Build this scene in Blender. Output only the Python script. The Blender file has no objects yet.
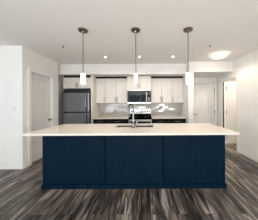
import bpy, bmesh, math, random
from mathutils import Vector, Matrix
random.seed(4)
S = bpy.context.scene
COL = S.collection
PI = math.pi

# ------------------------------------------------------------------ camera
H = 2.575                                   # ceiling height
cam_d = bpy.data.cameras.new('camera'); cam = bpy.data.objects.new('camera', cam_d); COL.objects.link(cam)
cam.location = (0, 0, 1.345)
cam.rotation_euler = (PI/2, math.radians(0.3), 0)
cam_d.sensor_fit = 'HORIZONTAL'; cam_d.sensor_width = 36.0
cam_d.lens = 36.0*137/258
cam_d.shift_x = -17/258; cam_d.shift_y = -6/258
cam_d.clip_start = 0.05
S.camera = cam

# ------------------------------------------------------------------ light and exposure
def lin(c):
    return tuple(((v/255)/12.92 if v/255 <= 0.04045 else (((v/255)+0.055)/1.055)**2.4) for v in c)
w = bpy.data.worlds.new('daylight'); S.world = w; w.use_nodes = True
bgn = w.node_tree.nodes['Background']
bgn.inputs[0].default_value = (*lin((205, 222, 240)), 1); bgn.inputs[1].default_value = 0.3
S.view_settings.view_transform = 'Standard'; S.view_settings.look = 'None'
S.view_settings.gamma = 1.0; S.view_settings.use_curve_mapping = False
S.view_settings.exposure = 1.3

def area(name, loc, rot, sx, sy, watts, color):
    d = bpy.data.lights.new(name, 'AREA'); d.shape = 'RECTANGLE'; d.size = sx; d.size_y = sy
    d.energy = watts; d.color = color
    o = bpy.data.objects.new(name, d); COL.objects.link(o); o.location = loc; o.rotation_euler = rot
    return o
DAY = (0.96, 0.98, 1.0); SKYBLUE = (0.78, 0.89, 1.0)
UP = 0.80                                   # tips the window lamps up as added fill for the ceiling
area('daylight_fill_rear', (-6.8, -2.72, 1.2), (PI/2+UP, 0, 0), 1.5, 1.0, 10, SKYBLUE)       # rear window lamps, set indoors, shine +Y and up as ceiling fill
area('daylight_fill_rear', (-0.5, -2.6, 0.62), (PI/2+1.1, 0, 0), 2.1, 0.8, 76, DAY)  # low lamp added to brighten the ceiling and the left door
area('daylight_fill_rear', (1.65, -2.72, 1.2), (PI/2+UP, 0, 0), 0.7, 1.5, 24, DAY)
area('daylight_fill_rear', (-2.75, -2.72, 1.0), (PI/2+UP, 0, 0), 1.1, 0.8, 9, SKYBLUE)
area('daylight_fill_side', (-7.5, 0.2, 1.25), (0, -PI/2-UP, 0), 1.0, 2.5, 40, (0.72, 0.87, 1.0))      # side window lamp, set indoors, shines +X and up as ceiling fill

# ------------------------------------------------------------------ materials
def base(name):
    m = bpy.data.materials.new(name); m.use_nodes = True
    nt = m.node_tree; b = nt.nodes['Principled BSDF']
    return m, nt, b
def N(nt, t, **kw):
    n = nt.nodes.new(t)
    for k, v in kw.items(): setattr(n, k, v)
    return n
def ramp(nt, stops):
    r = nt.nodes.new('ShaderNodeValToRGB'); e = r.color_ramp.elements
    while len(e) < len(stops): e.new(0.5)
    for i, (p, c) in enumerate(stops):
        e[i].position = p; e[i].color = (*lin(c), 1)
    return r
def plain(name, c, rough=0.5, metal=0.0, var=0.04, scale=6.0, stretch=(1, 1, 1), bump=0.0, spec=0.5, coat=0.0):
    """a colour with a soft procedural mottling"""
    m, nt, b = base(name)
    tc = N(nt, 'ShaderNodeTexCoord'); mp = N(nt, 'ShaderNodeMapping'); mp.inputs['Scale'].default_value = stretch
    nt.links.new(tc.outputs['Object'], mp.inputs[0])
    nz = N(nt, 'ShaderNodeTexNoise'); nz.inputs['Scale'].default_value = scale; nz.inputs['Detail'].default_value = 4
    nt.links.new(mp.outputs[0], nz.inputs['Vector'])
    lo = tuple(max(0, v*(1-var)) for v in c); hi = tuple(min(255, v*(1+var)) for v in c)
    r = ramp(nt, [(0.3, lo), (0.7, hi)])
    nt.links.new(nz.outputs[0], r.inputs[0]); nt.links.new(r.outputs[0], b.inputs['Base Color'])
    b.inputs['Roughness'].default_value = rough; b.inputs['Metallic'].default_value = metal
    b.inputs['Specular IOR Level'].default_value = spec
    b.inputs['Coat Weight'].default_value = coat
    if bump:
        bp = N(nt, 'ShaderNodeBump'); bp.inputs['Strength'].default_value = bump; bp.inputs['Distance'].default_value = 0.002
        nt.links.new(nz.outputs[0], bp.inputs['Height']); nt.links.new(bp.outputs[0], b.inputs['Normal'])
    return m
def glow(name, c, strength):
    m, nt, b = base(name)
    tc = N(nt, 'ShaderNodeTexCoord'); nz = N(nt, 'ShaderNodeTexNoise'); nz.inputs['Scale'].default_value = 12
    nt.links.new(tc.outputs['Object'], nz.inputs['Vector'])
    r = ramp(nt, [(0, tuple(v*0.98 for v in c)), (1, c)])
    nt.links.new(nz.outputs[0], r.inputs[0]); nt.links.new(r.outputs[0], b.inputs['Emission Color'])
    b.inputs['Base Color'].default_value = (*lin(c), 1); b.inputs['Roughness'].default_value = 0.3
    b.inputs['Emission Strength'].default_value = strength
    return m
def floor_mat():
    m, nt, b = base('vinyl_planks')
    L = nt.links.new
    tc = N(nt, 'ShaderNodeTexCoord'); mp = N(nt, 'ShaderNodeMapping'); mp.inputs['Rotation'].default_value = (0, 0, PI/2)
    L(tc.outputs['Object'], mp.inputs[0])
    br = N(nt, 'ShaderNodeTexBrick'); br.offset = 0.37; br.offset_frequency = 2
    br.inputs['Scale'].default_value = 1.0; br.inputs['Brick Width'].default_value = 1.22; br.inputs['Row Height'].default_value = 0.18
    br.inputs['Mortar Size'].default_value = 0.0022; br.inputs['Mortar Smooth'].default_value = 0.1; br.inputs['Bias'].default_value = 0.0
    br.inputs['Color1'].default_value = (0, 0, 0, 1); br.inputs['Color2'].default_value = (1, 1, 1, 1); br.inputs['Mortar'].default_value = (0.1, 0.1, 0.1, 1)
    L(mp.outputs[0], br.inputs['Vector'])
    # grain, stretched along the planks and shifted from plank to plank
    sc = N(nt, 'ShaderNodeVectorMath', operation='SCALE'); sc.inputs['Scale'].default_value = 9.0
    L(br.outputs['Color'], sc.inputs[0])
    ad = N(nt, 'ShaderNodeVectorMath', operation='ADD'); L(tc.outputs['Object'], ad.inputs[0]); L(sc.outputs[0], ad.inputs[1])
    mg = N(nt, 'ShaderNodeMapping'); mg.inputs['Scale'].default_value = (10, 1.0, 1); L(ad.outputs[0], mg.inputs[0])
    n1 = N(nt, 'ShaderNodeTexNoise'); n1.inputs['Scale'].default_value = 1.6; n1.inputs['Detail'].default_value = 7; n1.inputs['Roughness'].default_value = 0.62; n1.inputs['Distortion'].default_value = 0.6
    L(mg.outputs[0], n1.inputs['Vector'])
    mg2 = N(nt, 'ShaderNodeMapping'); mg2.inputs['Scale'].default_value = (55, 2.2, 1); L(ad.outputs[0], mg2.inputs[0])
    n2 = N(nt, 'ShaderNodeTexNoise'); n2.inputs['Scale'].default_value = 1.5; n2.inputs['Detail'].default_value = 5
    L(mg2.outputs[0], n2.inputs['Vector'])
    a = N(nt, 'ShaderNodeMath', operation='MULTIPLY_ADD'); L(br.outputs['Color'], a.inputs[0]); a.inputs[1].default_value = 0.13; 
    L(n1.outputs[0], a.inputs[2])
    c = N(nt, 'ShaderNodeMath', operation='MULTIPLY_ADD'); L(n2.outputs[0], c.inputs[0]); c.inputs[1].default_value = 0.5; L(a.outputs[0], c.inputs[2])
    r = ramp(nt, [(0.60, (20, 18, 18)), (0.735, (56, 51, 48)), (0.875, (112, 102, 94)), (1.0, (182, 169, 158))])
    L(c.outputs[0], r.inputs[0])
    mx = N(nt, 'ShaderNodeMixRGB'); mx.inputs[2].default_value = (*lin((38, 34, 31)), 1)
    L(br.outputs['Fac'], mx.inputs[0]); L(r.outputs[0], mx.inputs[1]); L(mx.outputs[0], b.inputs['Base Color'])
    b.inputs['Roughness'].default_value = 0.42; b.inputs['Specular IOR Level'].default_value = 0.35
    bp = N(nt, 'ShaderNodeBump'); bp.inputs['Strength'].default_value = 0.15; bp.inputs['Distance'].default_value = 0.001
    L(n2.outputs[0], bp.inputs['Height']); L(bp.outputs[0], b.inputs['Normal'])
    return m
def tile_mat():
    m, nt, b = base('glazed_tile')
    L = nt.links.new
    tc = N(nt, 'ShaderNodeTexCoord'); mp = N(nt, 'ShaderNodeMapping'); mp.inputs['Rotation'].default_value = (PI/2, 0, 0)
    L(tc.outputs['Object'], mp.inputs[0])
    br = N(nt, 'ShaderNodeTexBrick'); br.offset = 0.5
    br.inputs['Scale'].default_value = 1.0; br.inputs['Brick Width'].default_value = 0.15; br.inputs['Row Height'].default_value = 0.075
    br.inputs['Mortar Size'].default_value = 0.005
    br.inputs['Color1'].default_value = (*lin((186, 181, 172)), 1); br.inputs['Color2'].default_value = (*lin((192, 187, 178)), 1)
    br.inputs['Mortar'].default_value = (*lin((194, 190, 182)), 1)
    L(mp.outputs[0], br.inputs['Vector']); L(br.outputs['Color'], b.inputs['Base Color'])
    b.inputs['Roughness'].default_value = 0.09; b.inputs['Specular IOR Level'].default_value = 0.8
    b2 = N(nt, 'ShaderNodeTexBrick'); b2.offset = 0.5
    for k in ('Scale', 'Brick Width', 'Row Height'): b2.inputs[k].default_value = br.inputs[k].default_value
    b2.inputs['Mortar Size'].default_value = 0.0
    b2.inputs['Color1'].default_value = (0, 0, 0, 1); b2.inputs['Color2'].default_value = (1, 1, 1, 1)
    L(mp.outputs[0], b2.inputs['Vector'])
    wn = N(nt, 'ShaderNodeTexWhiteNoise'); wn.noise_dimensions = '1D'; L(b2.outputs['Color'], wn.inputs['W'])
    sb = N(nt, 'ShaderNodeVectorMath', operation='SUBTRACT'); sb.inputs[1].default_value = (0.5, 0.5, 0.5); L(wn.outputs['Color'], sb.inputs[0])
    ml = N(nt, 'ShaderNodeVectorMath', operation='MULTIPLY'); ml.inputs[1].default_value = (0.07, 0.0, 0.04); L(sb.outputs[0], ml.inputs[0])
    ge = N(nt, 'ShaderNodeNewGeometry'); ad = N(nt, 'ShaderNodeVectorMath', operation='ADD'); L(ge.outputs['Normal'], ad.inputs[0]); L(ml.outputs[0], ad.inputs[1])
    nn = N(nt, 'ShaderNodeVectorMath', operation='NORMALIZE'); L(ad.outputs[0], nn.inputs[0])
    L(nn.outputs[0], b.inputs['Normal'])
    ro = N(nt, 'ShaderNodeMath', operation='MULTIPLY_ADD'); L(br.outputs['Fac'], ro.inputs[0]); ro.inputs[1].default_value = 0.6; ro.inputs[2].default_value = 0.09
    L(ro.outputs[0], b.inputs['Roughness'])
    return m

M = dict(
    wall=plain('wall_paint', (232, 229, 224), 0.6, var=0.01, spec=0.2),
    ceil=plain('ceiling_paint', (240, 236, 231), 0.8, var=0.012, spec=0.1, bump=0.1, scale=60),
    trim=plain('trim_paint', (232, 230, 226), 0.35, var=0.01),
    door=plain('door_paint', (216, 214, 210), 0.4, var=0.01),
    floor=floor_mat(), tile=tile_mat(),
    cab=plain('cabinet_cream', (221, 215, 207), 0.45, var=0.015, scale=5, stretch=(14, 14, 0.7)),
    carcass=plain('cabinet_carcass', (206, 198, 188), 0.5, var=0.02),
    navy=plain('navy_wood', (4, 28, 44), 0.55, var=0.3, scale=5, stretch=(22, 22, 0.5), spec=0.08, bump=0.1),
    dark=plain('dark_cabinet', (9, 11, 15), 0.4, spec=0.2, var=0.1, scale=5, stretch=(1, 14, 14)),
    quartz=plain('white_quartz', (228, 218, 208), 0.25, var=0.025, scale=40),
    steel=plain('brushed_steel', (214, 212, 208), 0.34, 1.0, var=0.03, scale=6, stretch=(0.4, 0.4, 40)),
    fridge=plain('dark_stainless', (126, 127, 131), 0.3, 1.0, var=0.04, scale=5, stretch=(30, 30, 0.4)),
    chrome=plain('chrome', (128, 126, 124), 0.18, 1.0, var=0.01),
    bronze=plain('brushed_nickel', (138, 127, 114), 0.35, 1.0, var=0.04),
    gray_pull=plain('satin_pull', (132, 122, 110), 0.4, 0.7, var=0.03),
    black=plain('black_enamel', (18, 18, 20), 0.3, var=0.05),
    ceramic=plain('ceramic_top', (8, 8, 9), 0.6, var=0.05, spec=0.0),
    glass=plain('black_glass', (8, 9, 11), 0.06, var=0.05, coat=0.5),
    sinkm=plain('sink_steel', (120, 118, 114), 0.35, 0.9, var=0.04),
    plastic=plain('white_plastic', (226, 226, 226), 0.4, var=0.01),
    gap_shade=plain('painted_gap_shade', (26, 24, 23), 0.8, var=0.05),  # flat dark colour standing in for shade in gaps
    opal=glow('dim_opal_glass', (240, 232, 222), 0.10),
    shade=glow('opal_glass', (255, 246, 232), 1.6),
    dome=glow('ceiling_dome', (255, 240, 222), 4.5),
    lens=glow('downlight_lens', (255, 238, 214), 6.0),
    disp=glow('clock_digits', (120, 190, 220), 0.7),
)

# ------------------------------------------------------------------ mesh helpers
ORIGIN = {}
def empty(name, loc, label=None, cat=None, group=None, kind=None):
    o = bpy.data.objects.new(name, None); COL.objects.link(o); o.location = loc; o.empty_display_size = 0.1
    ORIGIN[o.name] = Vector(loc)
    tag(o, label, cat, group, kind); return o
def tag(o, label=None, cat=None, group=None, kind=None):
    for k, v in (('label', label), ('category', cat), ('group', group), ('kind', kind)):
        if v: o[k] = v
    return o
def bx(bm, x0, x1, y0, y1, z0, z1, bev=0.0):
    g = bmesh.ops.create_cube(bm, size=1.0)
    vs = g['verts']
    for v in vs:
        v.co = Vector(((x0+x1)/2 + v.co.x*(x1-x0), (y0+y1)/2 + v.co.y*(y1-y0), (z0+z1)/2 + v.co.z*(z1-z0)))
    if bev:
        es = list({e for v in vs for e in v.link_edges})
        bmesh.ops.bevel(bm, geom=es, offset=bev, segments=2, profile=0.5, affect='EDGES')
    return bm
def lathe(bm, prof, c, seg=24, axis='Z'):
    """profile of (radius, height) turned round an axis through c"""
    rings = []
    for r, h in prof:
        ring = []
        for i in range(seg):
            a = 2*PI*i/seg
            p = Vector((r*math.cos(a), r*math.sin(a), h))
            if axis == 'Y': p = Vector((p.x, h, p.y))
            if axis == 'X': p = Vector((h, p.x, p.y))
            ring.append(bm.verts.new(Vector(c) + p))
        rings.append(ring)
    for a, b in zip(rings, rings[1:]):
        for i in range(seg):
            j = (i+1) % seg
            bm.faces.new((a[i], a[j], b[j], b[i]))
    if prof[0][0] > 1e-6: bm.faces.new(rings[0][::-1])
    if prof[-1][0] > 1e-6: bm.faces.new(rings[-1])
    bmesh.ops.remove_doubles(bm, verts=[v for r in rings for v in r], dist=1e-6)
    return bm
def cyl(bm, r, a, b, seg=16):
    a, b = Vector(a), Vector(b); d = b-a
    q = d.to_track_quat('Z', 'Y').to_matrix().to_4x4()
    g = bmesh.ops.create_cone(bm, cap_ends=True, segments=seg, radius1=r, radius2=r, depth=d.length, matrix=Matrix.Translation((a+b)/2) @ q)
    return bm
def tube(bm, pts, r, seg=12):
    pts = [Vector(p) for p in pts]; rings = []
    up = Vector((0.13, 0.97, 0.2)).normalized()
    for i, p in enumerate(pts):
        t = (pts[min(i+1, len(pts)-1)] - pts[max(i-1, 0)]).normalized()
        u = (up - t*up.dot(t)).normalized(); v = t.cross(u)
        rings.append([bm.verts.new(p + r*(math.cos(2*PI*k/seg)*u + math.sin(2*PI*k/seg)*v)) for k in range(seg)])
    for a, b in zip(rings, rings[1:]):
        for i in range(seg):
            j = (i+1) % seg
            bm.faces.new((a[i], a[j], b[j], b[i]))
    bm.faces.new(rings[0][::-1]); bm.faces.new(rings[-1])
    return bm
def obj(name, bm, mat, parent=None, smooth=False, origin=None):
    off = Vector(origin) if origin is not None else (ORIGIN[parent.name] if parent else Vector((0, 0, 0)))
    bmesh.ops.recalc_face_normals(bm, faces=bm.faces)
    for v in bm.verts: v.co -= off
    me = bpy.data.meshes.new(name); bm.to_mesh(me); bm.free()
    me.materials.append(M[mat])
    if smooth:
        for p in me.polygons: p.use_smooth = True
        me.set_sharp_from_angle(angle=math.radians(38))
    o = bpy.data.objects.new(name, me); COL.objects.link(o)
    if parent: o.parent = parent
    else: o.location = off
    ORIGIN[o.name] = off
    return o
def B(*a, **k):
    return bx(bmesh.new(), *a, **k)
def struct(name, bm, mat, parent=None):
    o = obj(name, bm, mat, parent)
    if not parent: o['kind'] = 'structure'
    return o
def slab(xs, ys, z0, z1, holes, axis='Z'):
    """slab on a grid of cuts with rectangular holes; axis is the thickness direction"""
    bm = bmesh.new(); cells = {}
    nx, ny = len(xs)-1, len(ys)-1
    solid = lambda i, j: 0 <= i < nx and 0 <= j < ny and (i, j) not in holes
    def P(x, y, z): return {'Z': (x, y, z), 'X': (z, x, y), 'Y': (x, z, y)}[axis]
    cache = {}
    def V(i, j, k):
        if (i, j, k) not in cache: cache[(i, j, k)] = bm.verts.new(P(xs[i], ys[j], (z0, z1)[k]))
        return cache[(i, j, k)]
    for i in range(nx):
        for j in range(ny):
            if not solid(i, j): continue
            bm.faces.new((V(i,j,0), V(i,j+1,0), V(i+1,j+1,0), V(i+1,j,0)))
            bm.faces.new((V(i,j,1), V(i+1,j,1), V(i+1,j+1,1), V(i,j+1,1)))
            if not solid(i-1, j): bm.faces.new((V(i,j,0), V(i,j,1), V(i,j+1,1), V(i,j+1,0)))
            if not solid(i+1, j): bm.faces.new((V(i+1,j,0), V(i+1,j+1,0), V(i+1,j+1,1), V(i+1,j,1)))
            if not solid(i, j-1): bm.faces.new((V(i,j,0), V(i+1,j,0), V(i+1,j,1), V(i,j,1)))
            if not solid(i, j+1): bm.faces.new((V(i,j+1,0), V(i,j+1,1), V(i+1,j+1,1), V(i+1,j+1,0)))
    return bm
def dup(root, loc, label=None):
    r = root.copy(); COL.objects.link(r); r.location = loc
    if label: r['label'] = label
    for ch in list(root.children):
        c = ch.copy(); COL.objects.link(c); c.parent = r
        for g in list(ch.children):
            d = g.copy(); COL.objects.link(d); d.parent = c
    return r

# ------------------------------------------------------------------ the room
XL, XR = -2.58, 2.535                       # left wall and right wall faces
YB = 4.90                                   # back wall face
RX0, RY0 = -8.0, -3.1
struct('floor', B(RX0-0.15, 4.4, RY0-0.15, YB+0.15, -0.1, 0), 'floor')
struct('ceiling', B(RX0-0.15, 4.4, RY0-0.15, YB+0.15, H, H+0.1), 'ceil')
struct('wall_back', B(-2.9, 4.4, YB, YB+0.12, 0, H), 'wall')
struct('wall_nook', B(RX0-0.12, XL, 2.86, 2.98, 0, H), 'wall')
struct('wall_left', slab([2.98, 3.07, 3.77, 4.03], [0, 2.09, H], XL-0.12, XL, {(1, 0)}, 'X'), 'wall')
struct('wall_alcove', B(-2.86, -2.74, 4.03, YB, 0, H), 'wall')
struct('wall_right', slab([RY0, 3.82, 4.55, YB], [0, 2.09, H], XR, XR+0.12, {(1, 0)}, 'X'), 'wall')
struct('wall_side', slab([RY0, -1.1, 1.5, 2.86], [0, 0.35, 2.35, H], RX0-0.12, RX0, {(1, 1)}, 'X'), 'wall')
struct('wall_rear', slab([RX0, -7.6, -6.0, -3.4, -2.1, -1.6, 0.6, 1.3, 2.0, XR+0.12], [0, 0.2, 2.2, H], RY0-0.12, RY0, {(1, 1), (3, 1), (5, 1), (7, 1)}, 'Y'), 'wall')
struct('wall_closet', B(4.1, 4.2, 2.9, YB, 0, H), 'wall')
struct('wall_room', B(XR+0.12, 4.1, 2.9, 3.0, 0, H), 'wall')
struct('wall_bulkhead', B(-2.74, 1.245, 4.2, YB, 2.262, H), 'wall')
struct('wall_hall', B(1.245, XR, 4.0, YB, 2.28, H), 'wall')
struct('wall_divider', B(1.245, 1.40, 4.02, YB, 0, 2.28), 'wall')
struct('wall_backsplash', B(-1.66, 1.245, YB-0.009, YB, 0.92, 1.39), 'tile')
def frame(name, x0, x1, z0, z1, y, t=0.05, axis='Y'):
    xs = [x0, x0+t, (x0+x1)/2-t/2, (x0+x1)/2+t/2, x1-t, x1]
    o = struct(name, slab(xs, [z0, z0+t, z1-t, z1], y, y+0.06, {(1, 1), (3, 1)}, axis), 'trim')
    return o
frame('window_1', -7.6, -6.0, 0.2, 2.2, RY0-0.12)
frame('added_unseen_window', -1.6, 0.6, 0.2, 2.2, RY0-0.12)  # unseen window, made up to go with the added low lamp
frame('window_3', 1.3, 2.0, 0.2, 2.2, RY0-0.12)
frame('window_4', -3.4, -2.1, 0.2, 2.2, RY0-0.12)
frame('window_5', -1.1, 1.5, 0.35, 2.35, RX0-0.12, axis='X')
struct('baseboard_right', B(XR-0.012, XR, RY0, 3.75, 0, 0.095, bev=0.004), 'trim')
struct('baseboard_nook', B(RX0, XL, 2.848, 2.86, 0, 0.095, bev=0.004), 'trim')
struct('baseboard_left', B(XL, XL+0.012, 2.862, 2.995, 0, 0.095, bev=0.004), 'trim')
struct('baseboard_alcove', B(XL, XL+0.012, 3.845, 4.02, 0, 0.095, bev=0.004), 'trim')
struct('baseboard_hall', B(XR-0.012, XR, 4.625, 4.855, 0, 0.095, bev=0.004), 'trim')
struct('baseboard_closet', B(XR+0.12, 4.1, YB-0.012, YB, 0, 0.095, bev=0.004), 'trim')

def casing(name, a0, a1, z1, p0, p1, axis, wd=0.072):
    return struct(name, slab([a0-wd, a0, a1, a1+wd], [0, z1, z1+wd], p0, p1, {(1, 0)}, axis), 'trim')
def jamb(name, a0, a1, z1, p0, p1, axis, t=0.014):
    return struct(name, slab([a0, a0+t, a1-t, a1], [0, z1-t, z1], p0, p1, {(1, 0)}, axis), 'trim')
casing('trim_1', 3.07, 3.77, 2.09, XL, XL+0.016, 'X')
jamb('trim_2', 3.07, 3.77, 2.09, XL-0.12, XL, 'X')
casing('trim_3', 3.82, 4.55, 2.09, XR-0.016, XR, 'X')
jamb('trim_4', 3.82, 4.55, 2.09, XR, XR+0.12, 'X')
DX0, DX1 = 1.60, 2.44
casing('trim_5', DX0, DX1, 2.07, YB-0.045, YB, 'Y', wd=0.07)

struct('jamb_shade_strip', B(XR+0.004, XR+0.04, 4.522, 4.5355, 0.0, 2.06), 'gap_shade')  # dark strip on the jamb, painted as the shade of the hinge gap

# the left wall's two-panel door
d1 = empty('door_1', (XL-0.05, 3.42, 0), kind='structure')
obj('leaf', slab([3.088, 3.20, 3.64, 3.752], [0.012, 0.22, 0.92, 1.06, 1.95, 2.072], XL-0.075, XL-0.04, {(1, 1), (1, 3)}, 'X'), 'door', d1)
for z0, z1 in ((0.22, 0.92), (1.06, 1.95)):
    obj('panel', B(XL-0.065, XL-0.05, 3.201, 3.639, z0+0.001, z1-0.001), 'door', d1)
k = obj('door_knob', lathe(bmesh.new(), [(0.028, 0), (0.028, 0.008), (0.011, 0.012), (0.011, 0.035), (0.024, 0.042), (0.029, 0.056), (0.022, 0.068), (0, 0.07)], (XL-0.04, 3.69, 0.94), 20, 'X'), 'bronze', d1, True)
k['label'] = 'dark round metal knob'
# the entry door at the end of the hall
d2 = empty('door_2', ((DX0+DX1)/2, YB-0.02, 0), kind='structure')
obj('leaf', B(DX0+0.006, DX1-0.006, YB-0.032, YB-0.002, 0.012, 2.064, bev=0.003), 'door', d2)
for z in (0.25, 1.05, 1.84):
    obj('hinge', cyl(bmesh.new(), 0.011, (DX1-0.008, YB-0.052, z-0.055), (DX1-0.008, YB-0.052, z+0.055)), 'bronze', d2, True)
bm = lathe(bmesh.new(), [(0.028, -0.0), (0.028, -0.01), (0.012, -0.014), (0.012, -0.05)], (1.69, YB-0.032, 0.98), 18, 'Y')
bx(bm, 1.68, 1.80, YB-0.094, YB-0.078, 0.97, 0.99, 0.004)
obj('door_lever', bm, 'gray_pull', d2, True)
obj('deadbolt', lathe(bmesh.new(), [(0.028, 0), (0.028, -0.012), (0.02, -0.02), (0, -0.02)], (1.69, YB-0.032, 1.12), 18, 'Y'), 'gray_pull', d2, True)
# the open door of the side room, swung in about its far jamb
d3 = empty('door_3', (XR+0.13, 4.548, 0), kind='structure')
obj('leaf', B(XR+0.128, XR+0.128+0.70, 4.538, 4.573, 0.018, 2.07, bev=0.002), 'door', d3)
for z in (0.25, 1.06, 1.86):
    obj('hinge', cyl(bmesh.new(), 0.011, (XR+0.122, 4.525, z-0.055), (XR+0.122, 4.525, z+0.055)), 'bronze', d3, True)
obj('door_knob', lathe(bmesh.new(), [(0.028, 0), (0.028, -0.008), (0.011, -0.012), (0.011, -0.035), (0.026, -0.044), (0.026, -0.058), (0, -0.066)], (XR+0.76, 4.538, 0.95), 18, 'Y'), 'bronze', d3, True)

# ------------------------------------------------------------------ the island
IX0, IX1, IY0, IY1 = -1.658, 1.262, 2.186, 2.90
isl = empty('kitchen_island', ((IX0+IX1)/2, (IY0+IY1)/2, 0), 'long dark blue wood-grain kitchen island with three plain front panels under the pale worktop', 'kitchen island')
for a, b in ((IX0, -0.659), (-0.648, 0.267), (0.278, IX1)):
    obj('panel', B(a+0.001, b-0.001, IY0, IY0+0.018, 0.07, 0.878, bev=0.0015), 'navy', isl)
obj('end_panel', B(IX0, IX0+0.02, IY0+0.02, IY1, 0.07, 0.895), 'navy', isl)
obj('end_panel', B(IX1-0.02, IX1, IY0+0.02, IY1, 0.07, 0.895), 'navy', isl)
obj('backing', B(IX0+0.021, IX1-0.021, IY0+0.021, IY0+0.035, 0.07, 0.895), 'ceramic', isl)
obj('rear_panel', B(IX0+0.021, IX1-0.021, IY1-0.02, IY1, 0.10, 0.895), 'navy', isl)
obj('plinth', slab([IX0-0.012, IX0+0.01, IX1-0.01, IX1+0.012], [IY0-0.014, IY0+0.01, IY1-0.06, IY1-0.04], 0.0, 0.068, {(1, 1)}), 'navy', isl)
CX0, CX1, CY0, CY1, CZ = -1.752, 1.333, 1.95, 2.925, 0.93
SX = (-0.575, -0.245, -0.205, 0.135); SY = (2.47, 2.80)
top = obj('island_countertop', slab([CX0, SX[0], SX[1], SX[2], SX[3], CX1], [CY0, SY[0], SY[1], CY1], CZ-0.032, CZ, {(1, 1), (3, 1)}), 'quartz', origin=((CX0+CX1)/2, (CY0+CY1)/2, CZ-0.032))
tag(top, 'wide pale quartz worktop on the dark blue island, with the sink cut into it', 'worktop')
bv = top.modifiers.new('edge', 'BEVEL'); bv.width = 0.003; bv.segments = 2; bv.limit_method = 'ANGLE'
sk = empty('kitchen_sink', ((SX[0]+SX[3])/2, 2.63, 0.70), 'double bowl steel sink set into the island worktop', 'sink')
for a, b in ((SX[0], SX[1]), (SX[2], SX[3])):
    bm = bmesh.new(); t = 0.004; z0 = 0.72; z1 = CZ-0.034
    for r in ((a-t, a, SY[0]-t, SY[1]+t, z0, z1), (b, b+t, SY[0]-t, SY[1]+t, z0, z1), (a, b, SY[0]-t, SY[0], z0, z1), (a, b, SY[1], SY[1]+t, z0, z1), (a-t, b+t, SY[0]-t, SY[1]+t, z0-t, z0)):
        bx(bm, *r)
    bo = obj('bowl', bm, 'sinkm', sk)
    obj('drain', lathe(bmesh.new(), [(0.045, 0), (0.045, 0.003), (0.03, 0.003), (0.025, 0.0005)], ((a+b)/2, 2.63, z0+0.0005), 20), 'chrome', bo, True)
FX, FY = -0.222, 2.385
fc = empty('kitchen_faucet', (FX, FY, CZ), 'tall chrome gooseneck faucet standing at the island sink', 'faucet')
obj('base', lathe(bmesh.new(), [(0.030, 0.0005), (0.030, 0.012), (0.022, 0.02), (0.022, 0.075), (0.017, 0.085), (0.017, 0.09)], (FX, FY, CZ), 20), 'chrome', fc, True)
dirv = Vector((-0.55, 0.83, 0)).normalized(); R = 0.085; zt = CZ+0.33
pts = [(FX, FY, CZ+0.09), (FX, FY, CZ+0.2), (FX, FY, zt)]
for i in range(1, 15):
    a = PI*i/14
    p = Vector((FX, FY, zt)) + dirv*(R*(1-math.cos(a))) + Vector((0, 0, R*math.sin(a)))
    pts.append(tuple(p))
pts.append(tuple(Vector(pts[-1]) - Vector((0, 0, 0.03))))
obj('spout', tube(bmesh.new(), pts, 0.0135), 'chrome', fc, True)
e = Vector(pts[-1])
obj('spray_head', lathe(bmesh.new(), [(0.0145, 0.0), (0.018, -0.02), (0.018, -0.09), (0.014, -0.1)], e, 18), 'chrome', fc, True)
bm = cyl(bmesh.new(), 0.011, (FX+0.02, FY, CZ+0.055), (FX+0.05, FY, CZ+0.055)); cyl(bm, 0.006, (FX+0.045, FY, CZ+0.055), (FX+0.075, FY, CZ+0.13))
obj('lever', bm, 'chrome', fc, True)

# ------------------------------------------------------------------ cabinets
def pull_v(x, y, z0, z1, parent):
    bm = cyl(bmesh.new(), 0.0075, (x, y-0.03, z0), (x, y-0.03, z1), 10)
    for z in (z0+0.02, z1-0.02): cyl(bm, 0.005, (x, y-0.03, z), (x, y, z), 8)
    return obj('handle', bm, 'gray_pull', parent, True)
def pull_h(x0, x1, y, z, parent):
    bm = cyl(bmesh.new(), 0.007, (x0, y-0.03, z), (x1, y-0.03, z), 10)
    for x in (x0+0.02, x1-0.02): cyl(bm, 0.005, (x, y-0.03, z), (x, y, z), 8)
    return obj('handle', bm, 'bronze', parent, True)
def wall_cabinet(x0, x1, yf, z0, z1, doors, label, filler=None, gap=True):
    """doors: list of (x0, x1, handle x); yf is the door face"""
    c = empty('wall_cabinet', ((x0+x1)/2, (yf+YB)/2, z0), label, 'cabinet', 'cream wall cabinets')
    obj('carcass', B(x0+0.001, x1-0.001, yf+0.021, YB-0.012, z0, z1), 'carcass', c)
    for a, b, hx in doors:
        d = obj('door', B(a+0.002, b-0.002, yf, yf+0.019, z0-0.002, z1-0.004, bev=0.0015), 'cab', c)
        pull_v(hx, yf, z0+0.03, z0+0.20 if z1-z0 > 0.5 else z0+0.17, d)
    if gap:                                  # dark strip painted as the shade in the gap under the bulkhead
        obj('gap_shade_strip', B(x0+0.002, x1-0.002, yf+0.03, yf+0.05, z1+0.0005, 2.2615), 'gap_shade', c)
    if filler: obj('filler', B(filler[0]+0.001, filler[1], yf+0.001, yf+0.019, z0, z1-0.004), 'cab', c)
    return c
UZ0, UZ1, UY = 1.385, 2.20, 4.55
wall_cabinet(-1.657, -1.346, UY, UZ0, UZ1, [(-1.657, -1.346, -1.385)], 'narrow single-door cream wall cabinet beside the fridge panel')
wall_cabinet(-1.344, -0.612, UY, UZ0, UZ1, [(-1.344, -0.979, -1.008), (-0.977, -0.612, -0.948)], 'cream wall cabinet with two doors, left of the microwave')
wall_cabinet(-0.608, 0.166, 4.40, 1.845, 2.25, [(-0.608, -0.222, -0.25), (-0.220, 0.166, -0.192)], 'short two-door cream cabinet directly above the microwave', gap=False)
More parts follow.
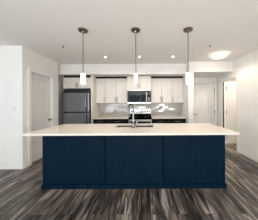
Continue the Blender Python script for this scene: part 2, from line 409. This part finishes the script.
wall_cabinet(0.170, 0.862, UY, UZ0, UZ1, [(0.170, 0.515, 0.487), (0.517, 0.862, 0.545)], 'cream wall cabinet with two doors, right of the microwave')
wall_cabinet(0.864, 1.243, UY, UZ0, UZ1, [(0.864, 1.20, 0.895)], 'single-door cream wall cabinet against the dividing wall', (1.20, 1.243))
wall_cabinet(-2.60, -1.724, 4.31, 1.85, 2.19, [(-2.60, -2.163, -2.192), (-2.161, -1.724, -2.132)], 'short wide two-door cream cabinet above the fridge')
pn = obj('end_panel', B(-1.722, -1.660, 4.28, YB-0.012, 0.0, 2.25, bev=0.001), 'cab', origin=(-1.69, 4.6, 0))
tag(pn, 'tall cream end panel standing between the fridge and the dark base cabinets', 'cabinet panel')
BY = 4.285
def base_cabinet(x0, x1, label, hz=True):
    c = empty('base_cabinet', ((x0+x1)/2, 4.6, 0), label, 'cabinet', 'dark base cabinets along the back wall')
    obj('carcass', B(x0+0.001, x1-0.001, BY+0.021, YB-0.012, 0.1, 0.878), 'dark', c)
    obj('plinth', B(x0+0.001, x1-0.001, BY+0.07, YB-0.012, 0.0, 0.099), 'dark', c)
    d = obj('drawer', B(x0+0.002, x1-0.002, BY, BY+0.019, 0.70, 0.868, bev=0.0015), 'dark', c)
    m_ = (x0+x1)/2
    pull_h(m_-0.09, m_+0.09, BY, 0.80, d)
    if x1-x0 > 0.6:
        spans = [(x0, m_, m_-0.03), (m_, x1, m_+0.03)]
    else:
        spans = [(x0, x1, x1-0.04)]
    for a, b, hx in spans:
        dd = obj('door', B(a+0.002, b-0.002, BY, BY+0.019, 0.105, 0.696, bev=0.0015), 'dark', c)
        pull_v(hx, BY, 0.5, 0.66, dd)
base_cabinet(-1.657, -1.20, 'narrow dark base cabinet next to the tall cream end panel')
base_cabinet(-1.198, -0.562, 'dark base cabinet immediately left of the range')
base_cabinet(0.183, 0.712, 'dark base cabinet immediately right of the range')
base_cabinet(0.714, 1.243, 'dark base cabinet next to the dividing wall by the hall')
def worktop(x0, x1, label):
    t = obj('countertop', B(x0, x1, BY-0.022, YB-0.0095, 0.88, 0.92, bev=0.003), 'quartz', origin=((x0+x1)/2, 4.6, 0.88))
    tag(t, label, 'worktop', 'pale worktops along the back wall')
worktop(-1.658, -0.560, 'pale back-wall worktop between fridge panel and range')
worktop(0.181, 1.244, 'pale back-wall worktop between range and dividing wall')

# ------------------------------------------------------------------ range
RX0_, RX1_ = -0.556, 0.177
rg = empty('range', ((RX0_+RX1_)/2, 4.56, 0), 'stainless steel electric range with black glass top below the microwave', 'range')
obj('body', B(RX0_, RX1_, 4.30, 4.878, 0.02, 0.90), 'black', rg)
ck = obj('cooktop', B(RX0_, RX1_, 4.27, 4.81, 0.901, 0.922, bev=0.004), 'ceramic', rg)
for x, y, r in ((-0.38, 4.42, 0.1), (0.0, 4.42, 0.085), (-0.38, 4.67, 0.085), (0.0, 4.67, 0.1)):
    obj('burner_ring', lathe(bmesh.new(), [(r, 0), (r, 0.0006), (r-0.006, 0.0006), (r-0.006, 0)], (x, y, 0.9222), 32), 'bronze', ck)
bgd = obj('backguard', B(RX0_, RX1_, 4.812, 4.878, 0.901, 1.185, bev=0.006), 'steel', rg)
obj('lower_strip', B(RX0_+0.004, RX1_-0.004, 4.806, 4.8115, 0.923, 1.0), 'ceramic', bgd)
ds = obj('display', B(-0.36, -0.10, 4.806, 4.8115, 1.055, 1.14), 'glass', bgd)
bm = bmesh.new()
for i, x in enumerate((-0.255, -0.235, -0.205, -0.185)):
    bx(bm, x, x+0.012, 4.8045, 4.8058, 1.085, 1.11)
obj('digits', bm, 'disp', ds)
for x in (-0.49, -0.42, -0.03, 0.05, 0.12):
    obj('control_knob', lathe(bmesh.new(), [(0.026, 0), (0.026, -0.006), (0.02, -0.008), (0.018, -0.03), (0, -0.032)], (x, 4.811, 1.098), 18, 'Y'), 'black', bgd, True)
obj('front_strip', B(RX0_+0.002, RX1_-0.002, 4.275, 4.2995, 0.863, 0.9005), 'ceramic', rg)
od = obj('oven_door', B(RX0_+0.004, RX1_-0.004, 4.268, 4.299, 0.22, 0.860, bev=0.004), 'steel', rg)
obj('door_window', B(RX0_+0.09, RX1_-0.03, 4.264, 4.2675, 0.36, 0.785), 'ceramic', od)
bm = cyl(bmesh.new(), 0.012, (RX0_+0.04, 4.225, 0.832), (RX1_-0.04, 4.225, 0.832), 14)
for x in (RX0_+0.07, RX1_-0.07): cyl(bm, 0.009, (x, 4.225, 0.832), (x, 4.2675, 0.832), 10)
obj('handle', bm, 'steel', od, True)
obj('drawer', B(RX0_+0.004, RX1_-0.004, 4.272, 4.299, 0.05, 0.212, bev=0.004), 'steel', rg)

# ------------------------------------------------------------------ microwave
MX0, MX1, MZ0, MZ1, MY = -0.603, 0.161, 1.362, 1.843, 4.44
mw = empty('microwave', ((MX0+MX1)/2, 4.65, MZ0), 'over-the-range microwave with black glass door in a steel frame', 'microwave')
obj('body', B(MX0, MX1, MY+0.03, YB-0.012, MZ0+0.008, MZ1-0.002), 'black', mw)
md = obj('door', slab([MX0, MX0+0.035, 0.005, 0.03], [MZ0+0.045, MZ0+0.05, MZ1-0.072, MZ1-0.067], MY, MY+0.029, {(1, 1)}, 'Y'), 'black', mw)
obj('door_window', B(MX0+0.0355, 0.0045, MY+0.004, MY+0.012, MZ0+0.0505, MZ1-0.0725), 'glass', md)
bm = cyl(bmesh.new(), 0.012, (0.015, MY-0.035, MZ0+0.07), (0.015, MY-0.035, MZ1-0.10), 14)
for z in (MZ0+0.1, MZ1-0.13): cyl(bm, 0.008, (0.015, MY-0.035, z), (0.015, MY-0.001, z), 10)
obj('handle', bm, 'steel', md, True)
cp = obj('control_panel', B(0.032, MX1, MY, MY+0.029, MZ0+0.045, MZ1-0.067), 'glass', mw)
bm = bmesh.new()
for r in range(4):
    for c in range(3): bx(bm, 0.055+c*0.03, 0.075+c*0.03, MY-0.0015, MY-0.0002, MZ0+0.08+r*0.035, MZ0+0.1+r*0.035)
obj('keypad', bm, 'bronze', cp)
obj('vent_grille', slab([MX0]+[MX0+0.05+i*(MX1-MX0-0.1)/24 for i in range(25)]+[MX1], [MZ1-0.065, MZ1-0.040, MZ1-0.030, MZ1-0.002], MY, MY+0.029, {(i, 1) for i in range(1, 25, 2)}, 'Y'), 'steel', mw)
obj('lower_trim', B(MX0, MX1, MY, MY+0.029, MZ0, MZ0+0.044, bev=0.003), 'steel', mw)

# ------------------------------------------------------------------ fridge
FX0, FX1, FYF = -2.545, -1.735, 4.15
fr = empty('refrigerator', ((FX0+FX1)/2, 4.5, 0), 'dark stainless steel two-door fridge in the alcove left of the cabinets', 'refrigerator')
obj('body', B(FX0+0.005, FX1-0.005, FYF+0.075, 4.87, 0.03, 1.80, bev=0.004), 'black', fr)
for z0, z1, h0, h1 in ((1.112, 1.70, 1.15, 1.655), (0.10, 1.092, 0.48, 1.05)):
    d = obj('door', B(FX0, FX1, FYF, FYF+0.07, z0, z1, bev=0.014), 'fridge', fr)
    xh = FX1-0.075
    bm = tube(bmesh.new(), [(xh, FYF-0.001, h0), (xh, FYF-0.035, h0+0.025), (xh, FYF-0.05, h0+0.09), (xh, FYF-0.053, (h0+h1)/2), (xh, FYF-0.05, h1-0.09), (xh, FYF-0.035, h1-0.025), (xh, FYF-0.001, h1)], 0.016, 14)
    obj('handle', bm, 'chrome', d, True)
obj('hinge_cover', B(FX0+0.02, FX0+0.10, FYF+0.02, FYF+0.072, 1.7005, 1.72, bev=0.004), 'black', fr)
obj('toe_grille', B(FX0+0.01, FX1-0.01, FYF+0.03, FYF+0.074, 0.0, 0.09), 'black', fr)

# ------------------------------------------------------------------ lamps and small fittings
def pendant(x, y, label, lit=True):
    p = empty('pendant_lamp', (x, y, H), label, 'pendant lamp', 'pendant lamps over the island')
    obj('canopy', lathe(bmesh.new(), [(0.078, 0), (0.078, -0.012), (0.070, -0.022), (0.02, -0.028), (0.012, -0.045)], (x, y, H), 32), 'bronze', p, True)
    obj('rod', cyl(bmesh.new(), 0.0065, (x, y, 1.885), (x, y, H-0.045), 12), 'bronze', p, True)
    obj('socket_cap', lathe(bmesh.new(), [(0.010, 0.028), (0.022, 0.018), (0.026, 0.0), (0.026, -0.012)], (x, y, 1.8645), 24), 'steel', p, True)
    obj('lamp_shade', lathe(bmesh.new(), [(0.024, 0.0), (0.036, 0.0), (0.036, -0.172), (0.032, -0.172), (0.032, -0.006), (0.024, -0.006), (0.024, 0.0)], (x, y, 1.852), 28), 'shade' if lit else 'opal', p, True)
    if not lit: return p
    l = bpy.data.lights.new('bulb', 'POINT'); l.energy = 3.2; l.color = (1.0, 0.86, 0.70); l.shadow_soft_size = 0.03
    lo = bpy.data.objects.new('bulb_light', l); COL.objects.link(lo); lo.parent = p; lo.location = (0, 0, 1.69-H)
    return p
PY = 2.265
p0 = pendant(-1.035, PY, 'left one of the three opal glass pendant lamps over the island')
pendant(-0.165, PY, 'middle one of the three opal glass pendant lamps, above the faucet', lit=False)
dup(p0, (0.702, PY, H), 'right one of the three opal glass pendant lamps over the island')

def downlight(x, y, label):
    p = empty('recessed_light', (x, y, H), label, 'ceiling light', 'recessed ceiling lights behind the pendants')
    obj('trim_ring', lathe(bmesh.new(), [(0.031, -0.001), (0.052, -0.001), (0.049, -0.006), (0.031, -0.004), (0.031, -0.001)], (x, y, H), 28), 'plastic', p, True)
    obj('lens', lathe(bmesh.new(), [(0.030, -0.001), (0.030, -0.003), (0, -0.003)], (x, y, H), 28), 'lens', p)
    l = bpy.data.lights.new('downlight', 'SPOT'); l.energy = 8; l.color = (1.0, 0.91, 0.82); l.spot_size = math.radians(160); l.spot_blend = 0.6; l.shadow_soft_size = 0.04
    lo = bpy.data.objects.new('downlight_beam', l); COL.objects.link(lo); lo.parent = p; lo.location = (0, 0, -0.02)
    return p
q0 = downlight(-1.05, 3.56, 'small recessed ceiling light between left and middle pendant rods')
dup(q0, (-0.165, 3.56, H), 'small recessed ceiling light just beside the middle pendant rod')
dup(q0, (0.705, 3.56, H), 'small recessed ceiling light between middle and right pendant rods')

fx, fy = 1.84, 3.44
fl = empty('flush_ceiling_light', (fx, fy, H), 'glowing round flush ceiling light in front of the hall bulkhead', 'ceiling light')
obj('base', lathe(bmesh.new(), [(0.17, 0), (0.165, -0.018), (0.155, -0.022)], (fx, fy, H), 36), 'plastic', fl, True)
obj('diffuser', lathe(bmesh.new(), [(0.160, -0.022), (0.162, -0.04), (0.145, -0.06), (0.09, -0.072), (0, -0.077)], (fx, fy, H), 36), 'dome', fl, True)
l = bpy.data.lights.new('flush_bulb', 'SPOT'); l.energy = 12; l.spot_size = math.radians(165); l.spot_blend = 0.3; l.color = (1.0, 0.88, 0.75); l.shadow_soft_size = 0.12
lo = bpy.data.objects.new('flush_light', l); COL.objects.link(lo); lo.parent = fl; lo.location = (0, 0, -0.11)

fl2 = dup(fl, (3.35, 3.75, H), 'unseen round flush ceiling light added in the side room to brighten the open door')  # unseen lamp, added to lighten the open door leaf
for ch in fl2.children:
    if ch.type == 'LIGHT': ch.data = ch.data.copy(); ch.data.energy = 32

def sprinkler(x, y, label):
    p = empty('fire_sprinkler', (x, y, H), label, 'sprinkler', 'ceiling fire sprinklers')
    obj('escutcheon', lathe(bmesh.new(), [(0.036, 0), (0.034, -0.006), (0.018, -0.012)], (x, y, H), 22), 'plastic', p, True)
    obj('head', lathe(bmesh.new(), [(0.012, -0.012), (0.012, -0.03), (0.007, -0.034), (0.007, -0.042), (0.022, -0.044), (0.022, -0.047), (0, -0.047)], (x, y, H), 18), 'bronze', p, True)
    return p
s0 = sprinkler(-1.715, 2.84, 'small ceiling sprinkler left of the left pendant lamp')
dup(s0, (1.335, 2.85, H), 'small ceiling sprinkler near the glowing flush ceiling light')

sw = empty('light_switch', (-2.765, 2.86, 1.25), 'white light switch plate on the wall at the left edge', 'light switch')
obj('plate', B(-2.81, -2.72, 2.8525, 2.8595, 1.19, 1.31, bev=0.003), 'plastic', sw)
for x in (-2.787, -2.743):
    obj('rocker', B(x-0.016, x+0.016, 2.848, 2.8524, 1.217, 1.283, bev=0.0015), 'plastic', sw)
